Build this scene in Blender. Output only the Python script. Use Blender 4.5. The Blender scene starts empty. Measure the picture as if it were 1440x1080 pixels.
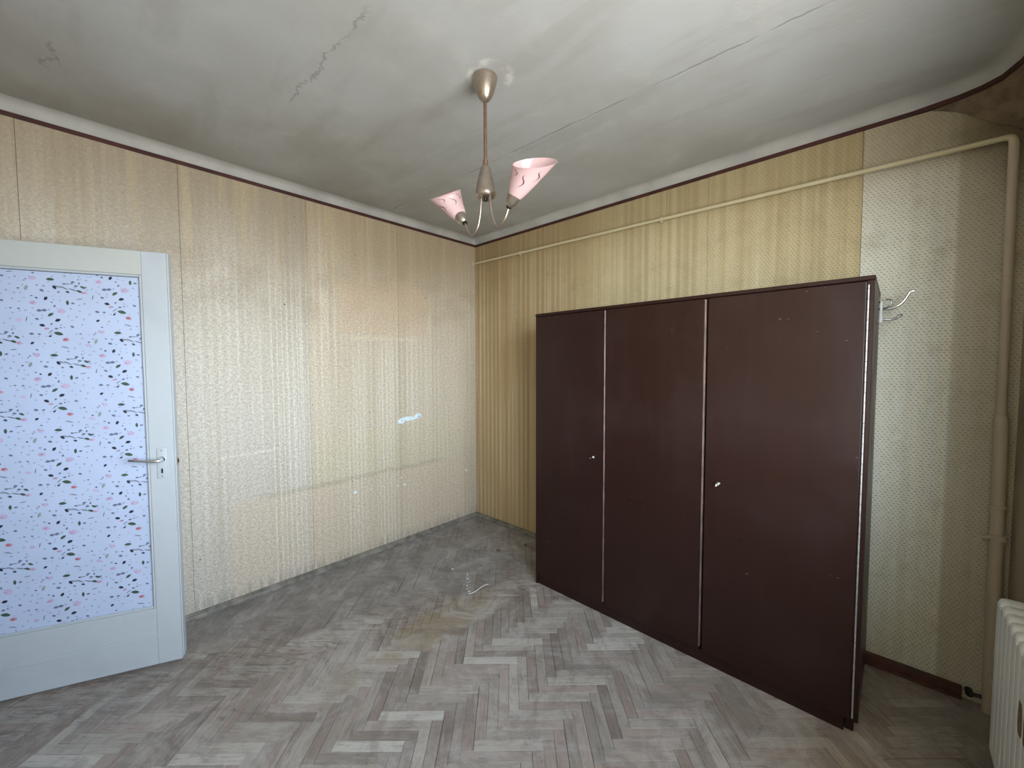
import bpy, bmesh, math, random
from mathutils import Vector, Matrix
random.seed(7)
S = bpy.context.scene
COL = S.collection
PI = math.pi

# ------------------------------------------------------------------ camera, light, exposure
YAW, PITCH, ROLL = 0.7525, 0.04724, -0.00245
CAM = Vector((2.91215, -2.60497, 1.46890))
cF = Vector((-math.sin(YAW)*math.cos(PITCH), math.cos(YAW)*math.cos(PITCH), -math.sin(PITCH)))
cR = Vector((math.cos(YAW), math.sin(YAW), 0)); cU = cR.cross(cF)
R2 = cR*math.cos(ROLL) + cU*math.sin(ROLL); U2 = -cR*math.sin(ROLL) + cU*math.cos(ROLL)
cd = bpy.data.cameras.new('camera'); co = bpy.data.objects.new('camera', cd); COL.objects.link(co)
cd.sensor_fit = 'HORIZONTAL'; cd.sensor_width = 36; cd.lens = 36*567.5/1440; cd.clip_start = 0.02
M = Matrix((R2, U2, -cF)).transposed().to_4x4(); M.translation = CAM
co.matrix_world = M; S.camera = co

w = bpy.data.worlds.new('sky'); S.world = w; w.use_nodes = True
nt = w.node_tree; nt.nodes.clear()
o_ = nt.nodes.new('ShaderNodeOutputWorld'); bgn = nt.nodes.new('ShaderNodeBackground')
tc = nt.nodes.new('ShaderNodeTexCoord'); sp = nt.nodes.new('ShaderNodeSeparateXYZ'); rp = nt.nodes.new('ShaderNodeValToRGB')
mp = nt.nodes.new('ShaderNodeMapRange'); mp.inputs[1].default_value = -1; mp.inputs[2].default_value = 1
nt.links.new(tc.outputs['Generated'], sp.inputs[0]); nt.links.new(sp.outputs[2], mp.inputs[0]); nt.links.new(mp.outputs[0], rp.inputs[0])
cr = rp.color_ramp; cr.elements[0].position = 0.40; cr.elements[0].color = (0.50, 0.50, 0.49, 1)
cr.elements[1].position = 0.51; cr.elements[1].color = (1.02, 1.16, 1.28, 1)
e = cr.elements.new(0.80); e.color = (0.42, 0.56, 0.74, 1)
nt.links.new(rp.outputs[0], bgn.inputs[0]); bgn.inputs[1].default_value = 10.5
nt.links.new(bgn.outputs[0], o_.inputs[0])
# sampling helper for the sky light that comes in through the window opening
pl = bpy.data.lights.new('window_portal', 'AREA'); pl.shape = 'RECTANGLE'; pl.size = 1.52; pl.size_y = 1.78
pl.cycles.is_portal = True
po = bpy.data.objects.new('window_portal', pl); COL.objects.link(po)
po.location = (3.45, -1.94, 1.59); po.rotation_euler = (0, PI/2, 0)
S.view_settings.view_transform = 'Standard'; S.view_settings.look = 'None'
S.view_settings.gamma = 1; S.view_settings.use_curve_mapping = False
S.view_settings.exposure = 1.22

# ------------------------------------------------------------------ node helper
class NT:
    def __init__(s, name):
        s.m = bpy.data.materials.new(name); s.m.use_nodes = True; s.t = s.m.node_tree; s.t.nodes.clear()
        s.out = s.t.nodes.new('ShaderNodeOutputMaterial'); s.b = s.t.nodes.new('ShaderNodeBsdfPrincipled')
        s.t.links.new(s.b.outputs[0], s.out.inputs[0]); s._pos = None
    def link(s, v, inp):
        if v is None: return
        if hasattr(v, 'node'): s.t.links.new(v, inp)
        else:
            if isinstance(v, (tuple, list)) and inp.type == 'RGBA' and len(v) == 3: v = (*v, 1)
            inp.default_value = v
    def pos(s):
        if not s._pos:
            g = s.t.nodes.new('ShaderNodeNewGeometry'); q = s.t.nodes.new('ShaderNodeSeparateXYZ')
            s.t.links.new(g.outputs['Position'], q.inputs[0]); s._pos = (q.outputs[0], q.outputs[1], q.outputs[2])
        return s._pos
    def objpos(s):
        g = s.t.nodes.new('ShaderNodeTexCoord'); q = s.t.nodes.new('ShaderNodeSeparateXYZ')
        s.t.links.new(g.outputs['Object'], q.inputs[0]); return q.outputs[0], q.outputs[1], q.outputs[2]
    def math(s, op, a, b=0.0, c=0.0, clamp=False):
        n = s.t.nodes.new('ShaderNodeMath'); n.operation = op; n.use_clamp = clamp
        s.link(a, n.inputs[0]); s.link(b, n.inputs[1]); s.link(c, n.inputs[2]); return n.outputs[0]
    def add(s, a, b): return s.math('ADD', a, b)
    def sub(s, a, b): return s.math('SUBTRACT', a, b)
    def mul(s, a, b): return s.math('MULTIPLY', a, b)
    def ss(s, x, a, b):          # smoothstep, 0 at a, 1 at b
        n = s.t.nodes.new('ShaderNodeMapRange'); n.interpolation_type = 'SMOOTHSTEP'
        s.link(x, n.inputs[0])
        if a < b: n.inputs[1].default_value = a; n.inputs[2].default_value = b; return n.outputs[0]
        n.inputs[1].default_value = b; n.inputs[2].default_value = a
        n.inputs[3].default_value = 1; n.inputs[4].default_value = 0; return n.outputs[0]
    def win(s, x, a, b, f): return s.mul(s.ss(x, a, a+f), s.ss(x, b, b-f))
    def vec(s, x, y, z):
        n = s.t.nodes.new('ShaderNodeCombineXYZ'); s.link(x, n.inputs[0]); s.link(y, n.inputs[1]); s.link(z, n.inputs[2]); return n.outputs[0]
    def noise(s, v, scale=1.0, detail=3.0, rough=0.5, dist=0.0):
        n = s.t.nodes.new('ShaderNodeTexNoise'); s.link(v, n.inputs['Vector']); n.inputs['Scale'].default_value = scale
        n.inputs['Detail'].default_value = detail; n.inputs['Roughness'].default_value = rough; n.inputs['Distortion'].default_value = dist
        return n.outputs[0]
    def mix(s, f, a, b, mode='MIX'):
        n = s.t.nodes.new('ShaderNodeMix'); n.data_type = 'RGBA'; n.blend_type = mode; n.clamp_factor = True
        s.link(f, n.inputs[0]); s.link(a, n.inputs[6]); s.link(b, n.inputs[7]); return n.outputs[2]
    def attr(s, name):
        n = s.t.nodes.new('ShaderNodeAttribute'); n.attribute_name = name; return n
    def bump(s, h, strength=0.3, dist=0.002):
        n = s.t.nodes.new('ShaderNodeBump'); s.link(h, n.inputs['Height']); n.inputs['Strength'].default_value = strength
        n.inputs['Distance'].default_value = dist; s.t.links.new(n.outputs[0], s.b.inputs['Normal'])
    def set(s, col=None, rough=None, metal=None, spec=None, coat=None):
        s.link(col, s.b.inputs['Base Color']); s.link(rough, s.b.inputs['Roughness']); s.link(metal, s.b.inputs['Metallic'])
        s.link(spec, s.b.inputs['Specular IOR Level']); s.link(coat, s.b.inputs['Coat Weight']); return s.m

def lin(r, g, b):
    f = lambda c: (c/255/12.92) if c/255 <= 0.04045 else ((c/255+0.055)/1.055)**2.4
    return (f(r), f(g), f(b))

def plain(name, col, rough=0.5, metal=0.0, var=0.12, scale=25, bump=0.0, spec=0.5):
    n = NT(name); x, y, z = n.objpos(); nz = n.noise(n.vec(x, y, z), scale, 4)
    dark = tuple(c*(1-var) for c in col); lite = tuple(min(1, c*(1+var)) for c in col)
    n.set(n.mix(n.ss(nz, 0.3, 0.7), dark, lite), rough, metal, spec)
    if bump: n.bump(nz, bump, 0.002)
    return n.m

# ------------------------------------------------------------------ materials
def mat_wall_left():
    n = NT('ribbed_wallpaper'); x, y, z = n.pos()
    sheet = n.ss(y, -1.532, -1.528)
    base = n.mix(sheet, (0.585, 0.53, 0.455), (0.62, 0.525, 0.40))
    # vertical ribs and irregular streaks
    rib = n.math('SINE', n.mul(y, 2*PI/0.0455)); rib = n.ss(rib, -0.2, 1.0)
    ribm = n.ss(n.noise(n.vec(0, n.mul(y, 2.3), n.mul(z, 1.1)), 1, 3), 0.36, 0.62)
    st = n.noise(n.vec(0, n.mul(y, 38), n.mul(z, 0.22)), 1, 4, 0.65)
    st2 = n.noise(n.vec(3, n.mul(y, 9), n.mul(z, 0.25)), 1, 3, 0.6)
    fine = n.noise(n.vec(4, n.mul(y, 95), n.mul(z, 0.5)), 1, 3, 0.6)
    pale = n.add(n.mul(n.mul(rib, ribm), 0.30), n.add(n.mul(n.ss(st, 0.54, 0.72), 0.42), n.mul(n.ss(fine, 0.58, 0.74), 0.5)))
    c = n.mix(n.mul(n.ss(st2, 0.60, 0.32), 0.30), base, (0.36, 0.29, 0.17))
    c = n.mix(pale, c, (0.80, 0.76, 0.62))
    # herringbone weave of the paper
    tri = n.math('PINGPONG', z, 0.011)
    hb = n.math('SINE', n.mul(n.add(y, tri), 2*PI/0.0105))
    tri2 = n.math('PINGPONG', n.mul(z, 1.0), 0.021)
    gr = n.noise(n.vec(0, n.mul(n.add(y, tri2), 140), n.mul(z, 98)), 1, 3, 0.6)
    gr2 = n.noise(n.vec(6, n.mul(n.sub(y, tri2), 88), n.mul(z, 66)), 1, 2, 0.5)
    weave = n.mul(n.ss(hb, 0.0, 0.9), n.ss(gr, 0.42, 0.62))
    # smoke-brown upper part, with drips; brown along the top edge
    dn = n.noise(n.vec(7, n.mul(y, 3.1), n.mul(z, 0.8)), 1, 4, 0.6)
    top = n.ss(n.add(z, n.mul(dn, 0.9)), 2.05, 3.05)
    c = n.mix(n.mul(top, n.sub(0.72, n.mul(sheet, 0.12))), c, n.mix(sheet, (0.32, 0.25, 0.15), (0.36, 0.255, 0.14)))
    drip = n.noise(n.vec(2, n.mul(y, 15), n.mul(z, 0.5)), 1, 3, 0.6)
    c = n.mix(n.mul(n.mul(n.ss(drip, 0.5, 0.68), n.ss(z, 1.75, 2.25)), 0.4), c, (0.60, 0.49, 0.29))
    band = n.mul(n.win(z, 1.72, 2.22, 0.12), n.ss(n.noise(n.vec(1, n.mul(y, 5), n.mul(z, 6)), 1, 4), 0.42, 0.62))
    c = n.mix(n.mul(band, 0.20), c, (0.25, 0.18, 0.11))
    # ghost of a picture that hung here
    wy = n.add(y, n.mul(n.sub(n.noise(n.vec(5, y, z), 6, 3), 0.5), 0.05))
    wz = n.add(z, n.mul(n.sub(n.noise(n.vec(9, y, z), 6, 3), 0.5), 0.04))
    pic = n.mul(n.win(wy, -1.38, -0.50, 0.09), n.mul(n.ss(wz, 1.68, 1.73), n.ss(wz, 2.2, 2.0)))
    c = n.mix(n.mul(pic, 0.42), c, (0.66, 0.47, 0.31))
    ed = n.mul(n.win(wz, 1.655, 1.70, 0.018), n.win(y, -1.30, -0.62, 0.1))
    ed2 = n.mul(n.math('MAXIMUM', n.win(wy, -1.45, -1.38, 0.03), n.win(wy, -0.57, -0.50, 0.03)), n.win(z, 1.66, 2.02, 0.12))
    c = n.mix(n.mul(n.math('MAXIMUM', ed, ed2), 0.34), c, (0.80, 0.70, 0.48))
    # where a bed stood: cleaner pink-beige paper below a soft line, greasy yellow above it
    wz2 = n.add(z, n.mul(n.sub(n.noise(n.vec(4, y, z), 9, 4), 0.5), 0.05))
    bed = n.mul(n.ss(wz2, 0.64, 0.605), n.ss(wy, -2.04, -1.98))
    bed = n.mul(bed, n.ss(wy, -0.02, -0.25))
    c = n.mix(n.mul(bed, 0.5), c, (0.64, 0.50, 0.36))
    yel = n.mul(n.win(wz2, 0.61, 1.0, 0.05), n.mul(n.ss(y, -1.53, -1.5), n.ss(wy, -0.05, -0.4)))
    c = n.mix(n.mul(yel, 0.16), c, (0.62, 0.55, 0.27))
    line = n.mul(n.win(wz2, 0.600, 0.652, 0.02), n.win(wy, -1.95, -0.3, 0.25))
    c = n.mix(n.mul(line, 0.38), c, (0.33, 0.27, 0.17))
    ln2 = n.mul(n.win(n.add(z, n.mul(y, -0.03)), 0.965, 0.985, 0.007), n.win(y, -2.1, -1.7, 0.06))
    c = n.mix(n.mul(ln2, 0.4), c, (0.82, 0.77, 0.66))
    clus = n.math('SINE', n.mul(y, 2*PI/0.031)); clus = n.mul(n.ss(clus, 0.35, 0.95), n.add(n.add(n.win(y, -1.80, -1.54, 0.05), n.mul(n.win(y, -1.06, -0.84, 0.05), n.ss(z, 1.66, 1.55))), n.mul(n.win(y, -1.30, -1.12, 0.04), n.ss(z, 1.2, 1.0))))
    c = n.mix(n.mul(clus, n.mul(n.ss(z, 2.3, 1.6), 0.42)), c, (0.84, 0.80, 0.68))
    speck = n.add(n.mul(n.ss(gr, 0.45, 0.60), 0.40), n.mul(n.ss(gr2, 0.47, 0.60), 0.26))
    c = n.mix(n.mul(speck, n.sub(1.0, n.mul(top, 0.45))), c, (0.29, 0.235, 0.175))
    c = n.mix(n.mul(n.mul(n.ss(gr2, 0.46, 0.34), 0.20), n.sub(1.0, n.mul(top, 0.7))), c, (0.80, 0.75, 0.64))
    # dark spots, foot grime, scorched corner
    sp_ = n.noise(n.vec(8, y, z), 34, 2); c = n.mix(n.mul(n.ss(sp_, 0.735, 0.77), 0.8), c, (0.10, 0.07, 0.05))
    foot = n.mul(n.ss(z, 0.14, 0.03), n.ss(n.noise(n.vec(0, n.mul(y, 45), n.mul(z, 3)), 1, 2), 0.4, 0.65))
    c = n.mix(n.mul(foot, 0.6), c, (0.22, 0.21, 0.18))
    n.set(c, 0.62, spec=0.35)
    n.bump(n.add(n.mul(n.add(rib, n.mul(st, 1.5)), 0.5), n.mul(weave, 0.5)), 0.35, 0.002)
    return n.m

def mat_wall_back():
    n = NT('dotted_wallpaper'); x, y, z = n.pos()
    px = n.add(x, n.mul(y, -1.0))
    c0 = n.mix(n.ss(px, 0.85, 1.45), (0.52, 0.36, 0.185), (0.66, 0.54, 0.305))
    c0 = n.mix(n.ss(px, 2.788, 2.794), c0, (0.84, 0.825, 0.70))
    st = n.noise(n.vec(n.mul(px, 26), 0, n.mul(z, 0.22)), 1, 4, 0.6)
    c = n.mix(n.mul(n.ss(st, 0.60, 0.36), n.add(0.12, n.mul(n.ss(px, 2.85, 2.70), 0.24))), c0, (0.36, 0.26, 0.13))
    rib = n.ss(n.math('SINE', n.mul(px, 2*PI/0.052)), -0.2, 1)
    rm = n.ss(n.noise(n.vec(n.mul(px, 2), 3, n.mul(z, 0.8)), 1, 2), 0.36, 0.55)
    c = n.mix(n.add(n.mul(n.mul(rib, rm), 0.36), n.mul(n.ss(st, 0.52, 0.7), 0.35)), c, (0.78, 0.72, 0.50))
    # little dashes, half-drop
    P = 0.0165; PZ = 0.0120
    u = n.math('DIVIDE', px, P); row = n.math('FLOOR', n.math('DIVIDE', z, PZ))
    u2 = n.add(n.add(u, n.mul(n.math('MODULO', row, 2.0), 0.5)), n.mul(n.noise(n.vec(n.mul(px, 40), row, 0), 1, 1), 1.1))
    fu = n.math('ABSOLUTE', n.sub(n.math('FRACT', u2), 0.5))
    fv = n.math('ABSOLUTE', n.add(n.sub(n.math('FRACT', n.math('DIVIDE', z, PZ)), 0.5), n.mul(n.sub(n.math('FRACT', u2), 0.5), 0.45)))
    dash = n.mul(n.ss(fu, 0.27, 0.20), n.ss(fv, 0.20, 0.12))
    nn = n.noise(n.vec(n.mul(px, 30), 0, n.mul(z, 30)), 1, 2)
    c = n.mix(n.mul(n.mul(dash, n.ss(nn, 0.25, 0.5)), 0.62), c, (0.20, 0.15, 0.09))
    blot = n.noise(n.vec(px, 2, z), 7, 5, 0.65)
    c = n.mix(n.mul(n.ss(blot, 0.52, 0.7), 0.22), c, (0.38, 0.29, 0.16))
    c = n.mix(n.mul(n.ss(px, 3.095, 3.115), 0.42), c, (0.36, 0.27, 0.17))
    # dirtier above the pipe; darker towards the top corner
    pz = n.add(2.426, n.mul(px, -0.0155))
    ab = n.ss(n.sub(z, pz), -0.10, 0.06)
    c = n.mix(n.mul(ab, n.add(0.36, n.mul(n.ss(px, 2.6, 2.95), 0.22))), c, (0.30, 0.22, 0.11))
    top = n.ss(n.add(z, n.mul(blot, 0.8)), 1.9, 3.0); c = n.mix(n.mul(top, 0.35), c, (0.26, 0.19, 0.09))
    corner_dark = n.ss(n.add(n.math('DISTANCE', 0, 0), n.add(n.mul(n.math('ABSOLUTE', n.sub(px, 3.27)), 2.2), n.add(n.mul(n.math('ABSOLUTE', n.sub(z, 2.45)), 1.4), n.mul(blot, 0.5)))), 0.85, 0.3) \
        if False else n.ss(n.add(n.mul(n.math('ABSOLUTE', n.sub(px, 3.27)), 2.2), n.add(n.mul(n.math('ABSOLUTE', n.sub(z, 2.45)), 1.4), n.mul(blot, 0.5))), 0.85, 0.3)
    c = n.mix(n.mul(corner_dark, 0.75), c, (0.10, 0.07, 0.035))  # paper darkened around the top right corner
    n.set(c, 0.66, spec=0.3)
    n.bump(n.add(n.mul(dash, -0.5), n.mul(st, 1.0)), 0.3, 0.0015)
    return n.m

def mat_ceiling():
    n = NT('smoke_stained_plaster'); x, y, z = n.pos()
    v = n.vec(x, y, 0)
    a = n.noise(v, 1.1, 5, 0.6); b = n.noise(v, 4.5, 5, 0.65, 0.6)
    st = n.noise(n.vec(n.mul(x, 1.2), n.mul(y, 5.5), 0), 1, 4, 0.6)
    c = n.mix(n.ss(a, 0.3, 0.7), (0.42, 0.415, 0.395), (0.485, 0.505, 0.505))
    c = n.mix(n.mul(n.ss(b, 0.5, 0.78), 0.35), c, (0.60, 0.59, 0.55))
    c = n.mix(n.mul(n.ss(st, 0.5, 0.35), 0.18), c, (0.27, 0.25, 0.205))
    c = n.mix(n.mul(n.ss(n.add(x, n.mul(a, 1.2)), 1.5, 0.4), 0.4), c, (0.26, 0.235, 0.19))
    wob = n.mul(n.sub(n.noise(v, 9, 4), 0.5), 0.035)
    cr1 = n.mul(n.ss(n.math('ABSOLUTE', n.add(n.sub(y, n.add(-0.94, n.mul(x, 0.022))), wob)), 0.008, 0.001), n.ss(n.noise(v, 5, 3), 0.40, 0.55))
    wob2 = n.mul(n.sub(n.noise(v, 6, 5, 0.7), 0.5), 0.15)
    cr2 = n.mul(n.ss(n.math('ABSOLUTE', n.add(n.add(y, 1.915), wob2)), 0.009, 0.001), n.mul(n.win(x, 0.85, 1.75, 0.1), n.ss(n.noise(v, 8, 2), 0.40, 0.55)))
    cr3 = n.mul(n.ss(n.math('ABSOLUTE', n.add(n.add(y, 2.65), n.mul(wob2, 1.4))), 0.007, 0.001), n.win(x, 0.40, 0.66, 0.05))
    crk = n.math('MAXIMUM', cr1, n.math('MAXIMUM', cr2, cr3))
    c = n.mix(n.mul(crk, 0.36), c, (0.16, 0.145, 0.12))
    # repair ring of pale filler around the lamp hook
    rr = n.math('SQRT', n.add(n.math('POWER', n.sub(x, 1.672), 2), n.math('POWER', n.sub(y, -1.41), 2)))
    ring = n.mul(n.win(n.add(rr, n.mul(n.sub(b, 0.5), 0.05)), 0.05, 0.105, 0.02), n.ss(n.noise(v, 14, 3), 0.42, 0.6))
    c = n.mix(n.mul(ring, 0.6), c, (0.72, 0.74, 0.70))
    n.set(c, 0.8, spec=0.2)
    n.bump(n.add(n.mul(n.noise(v, 60, 3), 0.25), n.sub(n.mul(b, 1.0), n.mul(crk, 1.0))), 0.35, 0.006)
    return n.m

def mat_floor():
    n = NT('worn_oak_block'); x, y, z = n.pos()
    uv = n.t.nodes.new('ShaderNodeUVMap'); q = n.t.nodes.new('ShaderNodeSeparateXYZ'); n.t.links.new(uv.outputs[0], q.inputs[0])
    t = n.attr('tone').outputs['Fac']; t2 = n.attr('hue').outputs['Fac']
    g = n.noise(n.vec(n.mul(q.outputs[0], 9), n.mul(q.outputs[1], 110), n.mul(t, 40)), 1, 5, 0.65, 0.8)
    g2 = n.noise(n.vec(n.mul(q.outputs[0], 3), n.mul(q.outputs[1], 22), n.mul(t2, 40)), 1, 3, 0.6, 1.2)
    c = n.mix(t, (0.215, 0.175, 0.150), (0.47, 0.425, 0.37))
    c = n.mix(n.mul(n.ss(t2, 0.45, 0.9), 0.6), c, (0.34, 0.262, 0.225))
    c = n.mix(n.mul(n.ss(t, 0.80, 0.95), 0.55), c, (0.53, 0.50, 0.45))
    c = n.mix(n.mul(n.ss(g, 0.52, 0.30), 0.45), c, (0.11, 0.088, 0.07))
    c = n.mix(n.mul(n.ss(g2, 0.5, 0.75), 0.35), c, (0.51, 0.475, 0.425))
    v = n.vec(x, y, 0)
    a = n.noise(v, 2.3, 5, 0.6, 0.5); b = n.noise(v, 8, 5, 0.65, 1.0); f = n.noise(v, 30, 4, 0.6)
    # old polish left in a strip along the left wall, worn off where people walked
    ln = n.add(n.sub(x, n.add(1.48, n.mul(y, 0.42))), n.mul(n.sub(a, 0.5), 0.9))
    film = n.mul(n.ss(ln, 0.02, -0.30), n.ss(y, -2.75, -2.0))
    c = n.mix(n.mul(film, 0.88), c, n.mix(n.ss(b, 0.35, 0.65), (0.185, 0.168, 0.156), (0.29, 0.275, 0.26)))
    scr = n.noise(n.vec(n.mul(n.add(x, y), 5), n.mul(n.sub(x, y), 26), 0), 1, 5, 0.7, 1.5)
    edge = n.mul(n.win(ln, -0.30, 0.22, 0.16), n.ss(scr, 0.46, 0.60))
    c = n.mix(n.mul(edge, 0.62), c, (0.14, 0.10, 0.085))
    # yellow-brown glue stain and loose dark stains
    sx = n.sub(x, 1.08); sy = n.sub(y, -1.25)
    r1 = n.math('SQRT', n.add(n.math('POWER', n.mul(sx, 7.0), 2), n.math('POWER', n.mul(sy, 2.4), 2)))
    stn = n.ss(n.add(r1, n.mul(n.sub(b, 0.5), 2.2)), 1.15, 0.6)
    c = n.mix(n.mul(stn, 0.72), c, (0.27, 0.205, 0.125))
    sx = n.sub(x, 1.08); sy = n.sub(y, -1.84)
    r2 = n.math('SQRT', n.add(n.math('POWER', n.mul(sx, 9.0), 2), n.math('POWER', n.mul(sy, 8), 2)))
    c = n.mix(n.mul(n.ss(n.add(r2, n.mul(n.sub(b, 0.5), 1.2)), 1.0, 0.6), 0.55), c, (0.24, 0.185, 0.11))
    c = n.mix(n.mul(n.mul(n.ss(b, 0.56, 0.72), n.ss(f, 0.4, 0.6)), 0.55), c, (0.12, 0.09, 0.072))
    blot_ = n.noise(v, 5.5, 6, 0.72, 1.4); c = n.mix(n.mul(n.ss(blot_, 0.52, 0.38), 0.42), c, (0.17, 0.145, 0.128))
    dust = n.mul(n.ss(n.noise(v, 3.6, 6, 0.75, 1.2), 0.46, 0.68), 0.5)
    c = n.mix(dust, c, (0.50, 0.46, 0.43))
    n.set(c, n.add(0.42, n.mul(n.ss(a, 0.3, 0.7), 0.2)), spec=0.4)
    n.bump(n.add(n.mul(g, 0.6), n.mul(b, 0.4)), 0.35, 0.0012)
    return n.m

def mat_wardrobe():
    n = NT('dark_lacquered_veneer'); x, y, z = n.objpos()
    g = n.noise(n.vec(n.mul(x, 30), n.mul(y, 30), n.mul(z, 1.4)), 1, 5, 0.6, 0.4)
    a = n.noise(n.vec(x, y, z), 2.2, 4, 0.6); h = n.noise(n.vec(n.mul(x, 3), y, n.mul(z, 30)), 1, 4)
    c = n.mix(g, (0.015, 0.0055, 0.0038), (0.030, 0.0105, 0.0075))
    c = n.mix(n.mul(n.ss(a, 0.45, 0.75), 0.35), c, (0.036, 0.019, 0.016))
    sc = n.noise(n.vec(n.mul(x, 14), n.mul(y, 14), n.mul(z, 40)), 1, 2, 0.5)
    c = n.mix(n.mul(n.ss(sc, 0.76, 0.80), 0.5), c, (0.25, 0.2, 0.18))
    n.set(c, n.add(0.27, n.mul(n.ss(a, 0.3, 0.7), 0.14)), spec=0.33)
    n.bump(n.add(g, n.mul(h, 0.3)), 0.12, 0.001)
    return n.m

def mat_paint(name, col, dirt=(0.25, 0.22, 0.17), amt=0.35, rough=0.35):
    n = NT(name); x, y, z = n.objpos(); v = n.vec(x, y, z)
    a = n.noise(v, 5, 5, 0.65); b = n.noise(v, 60, 3)
    c = n.mix(n.mul(n.ss(a, 0.45, 0.75), amt), col, tuple(k*0.8 for k in col))
    c = n.mix(n.mul(n.ss(n.noise(v, 22, 5, 0.7), 0.68, 0.74), 0.7), c, dirt)
    n.set(c, rough, spec=0.5); n.bump(n.add(a, n.mul(b, 0.2)), 0.15, 0.002); return n.m

MAT = {}
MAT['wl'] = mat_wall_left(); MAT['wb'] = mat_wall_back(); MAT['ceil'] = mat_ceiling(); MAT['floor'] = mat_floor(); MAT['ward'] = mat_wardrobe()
MAT['door'] = mat_paint('white_door_enamel', lin(184, 189, 193), dirt=lin(120, 112, 100))
MAT['doorrail'] = mat_paint('cream_door_enamel', lin(188, 190, 186), dirt=lin(120, 112, 100))
MAT['film'] = plain('white_window_film', lin(184, 195, 220), 0.42, var=0.03, scale=6)
MAT['darkgap'] = plain('dark_gap', (0.008, 0.006, 0.006), 0.8)
MAT['pipe'] = mat_paint('cream_pipe_paint', lin(206, 194, 158), amt=0.5, rough=0.45)
MAT['pipe2'] = mat_paint('beige_riser_paint', lin(196, 182, 160), amt=0.5, rough=0.45)
MAT['rad'] = mat_paint('white_radiator_enamel', lin(226, 227, 222), dirt=lin(150, 125, 90), amt=0.3, rough=0.4)
MAT['rust'] = plain('rusty_chipped_paint', lin(120, 98, 66), 0.85, var=0.4, scale=60)
MAT['strip'] = plain('dark_red_border_paper', lin(66, 30, 24), 0.7, var=0.3, scale=9)
MAT['cove'] = plain('pale_cove_plaster', (0.45, 0.445, 0.42), 0.8, var=0.12, scale=5, bump=0.3)
MAT['bbl'] = plain('grey_skirting_wood', lin(120, 114, 104), 0.6, var=0.35, scale=18, bump=0.3)
MAT['bbd'] = plain('brown_skirting_wood', lin(92, 58, 48), 0.55, var=0.3, scale=18, bump=0.2)
MAT['nickel'] = plain('dull_champagne_metal', lin(176, 162, 148), 0.33, 0.85, var=0.1)
MAT['copper'] = plain('aged_copper_rod', lin(150, 118, 104), 0.35, 0.8, var=0.12)
MAT['chrome'] = plain('worn_chrome', (0.75, 0.76, 0.78), 0.18, 1.0, var=0.1)
MAT['steelw'] = plain('hinge_steel', (0.50, 0.48, 0.46), 0.5, 0.6, var=0.15, scale=40)
MAT['edge'] = plain('worn_strip_edge', lin(112, 88, 80), 0.45, 0.0, var=0.3, scale=12)
MAT['black'] = plain('black_plastic', (0.01, 0.009, 0.009), 0.45)
MAT['brush'] = plain('dark_painted_strokes', (0.02, 0.01, 0.012), 0.4)
MAT['plaster'] = plain('white_filler', lin(214, 226, 232), 0.85, var=0.12, scale=60, bump=0.6)
MAT['whitepaint'] = plain('white_window_paint', (0.75, 0.75, 0.72), 0.4)
MAT['bare'] = plain('bare_side_wall_plaster', (0.47, 0.40, 0.28), 0.8, var=0.15, scale=4)
MAT['peel'] = None
MAT['glue'] = plain('old_glue_behind_paper', (0.20, 0.155, 0.10), 0.9)
MAT['subfloor'] = plain('dark_bitumen_screed', (0.035, 0.028, 0.022), 0.9)
MAT['debris'] = plain('brown_crumbs', lin(120, 84, 66), 0.8, var=0.4, scale=90)
MAT['scrap'] = plain('white_paint_scraps', (0.8, 0.8, 0.82), 0.5)
def mat_peel():
    n = NT('browned_wallpaper'); x, y, z = n.pos(); v = n.vec(x, y, z)
    a = n.noise(v, 9, 5, 0.7); c = n.mix(n.ss(a, 0.35, 0.7), (0.22, 0.155, 0.09), (0.10, 0.068, 0.038))
    n.set(c, 0.7); n.bump(a, 0.5, 0.01); return n.m
MAT['peel'] = mat_peel()
def mat_shade():
    n = NT('pink_opal_glass'); n.set((0.82, 0.60, 0.60), 0.22, spec=0.5)
    n.b.inputs['Subsurface Weight'].default_value = 0.0
    tr = n.t.nodes.new('ShaderNodeBsdfTranslucent'); tr.inputs[0].default_value = (0.9, 0.62, 0.62, 1)
    mx = n.t.nodes.new('ShaderNodeMixShader'); mx.inputs[0].default_value = 0.30
    n.t.links.new(n.b.outputs[0], mx.inputs[1]); n.t.links.new(tr.outputs[0], mx.inputs[2]); n.t.links.new(mx.outputs[0], n.out.inputs[0])
    return n.m
MAT['shade'] = mat_shade()
def mat_glass():
    n = NT('window_glass'); t = n.t.nodes.new('ShaderNodeBsdfTransparent'); g = n.t.nodes.new('ShaderNodeBsdfGlossy'); g.inputs['Roughness'].default_value = 0.02
    f = n.t.nodes.new('ShaderNodeLayerWeight'); f.inputs[0].default_value = 0.5; mx = n.t.nodes.new('ShaderNodeMixShader')
    n.t.links.new(n.add(0.03, n.mul(0.6, n.math('POWER', f.outputs['Facing'], 5.0))), mx.inputs[0]); n.t.links.new(t.outputs[0], mx.inputs[1]); n.t.links.new(g.outputs[0], mx.inputs[2]); n.t.links.new(mx.outputs[0], n.out.inputs[0])
    return n.m
MAT['glass'] = mat_glass()
for k, c in dict(R=(160, 78, 92), r=(184, 134, 150), p=(190, 172, 200), P=(176, 144, 176), G=(66, 84, 72), g=(140, 156, 152), N=(40, 44, 62), n=(104, 112, 136), m=(158, 166, 192), s=(92, 100, 108)).items():
    MAT['pr_'+k] = plain('printed_ink', lin(*c), 0.45, var=0.08)

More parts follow.
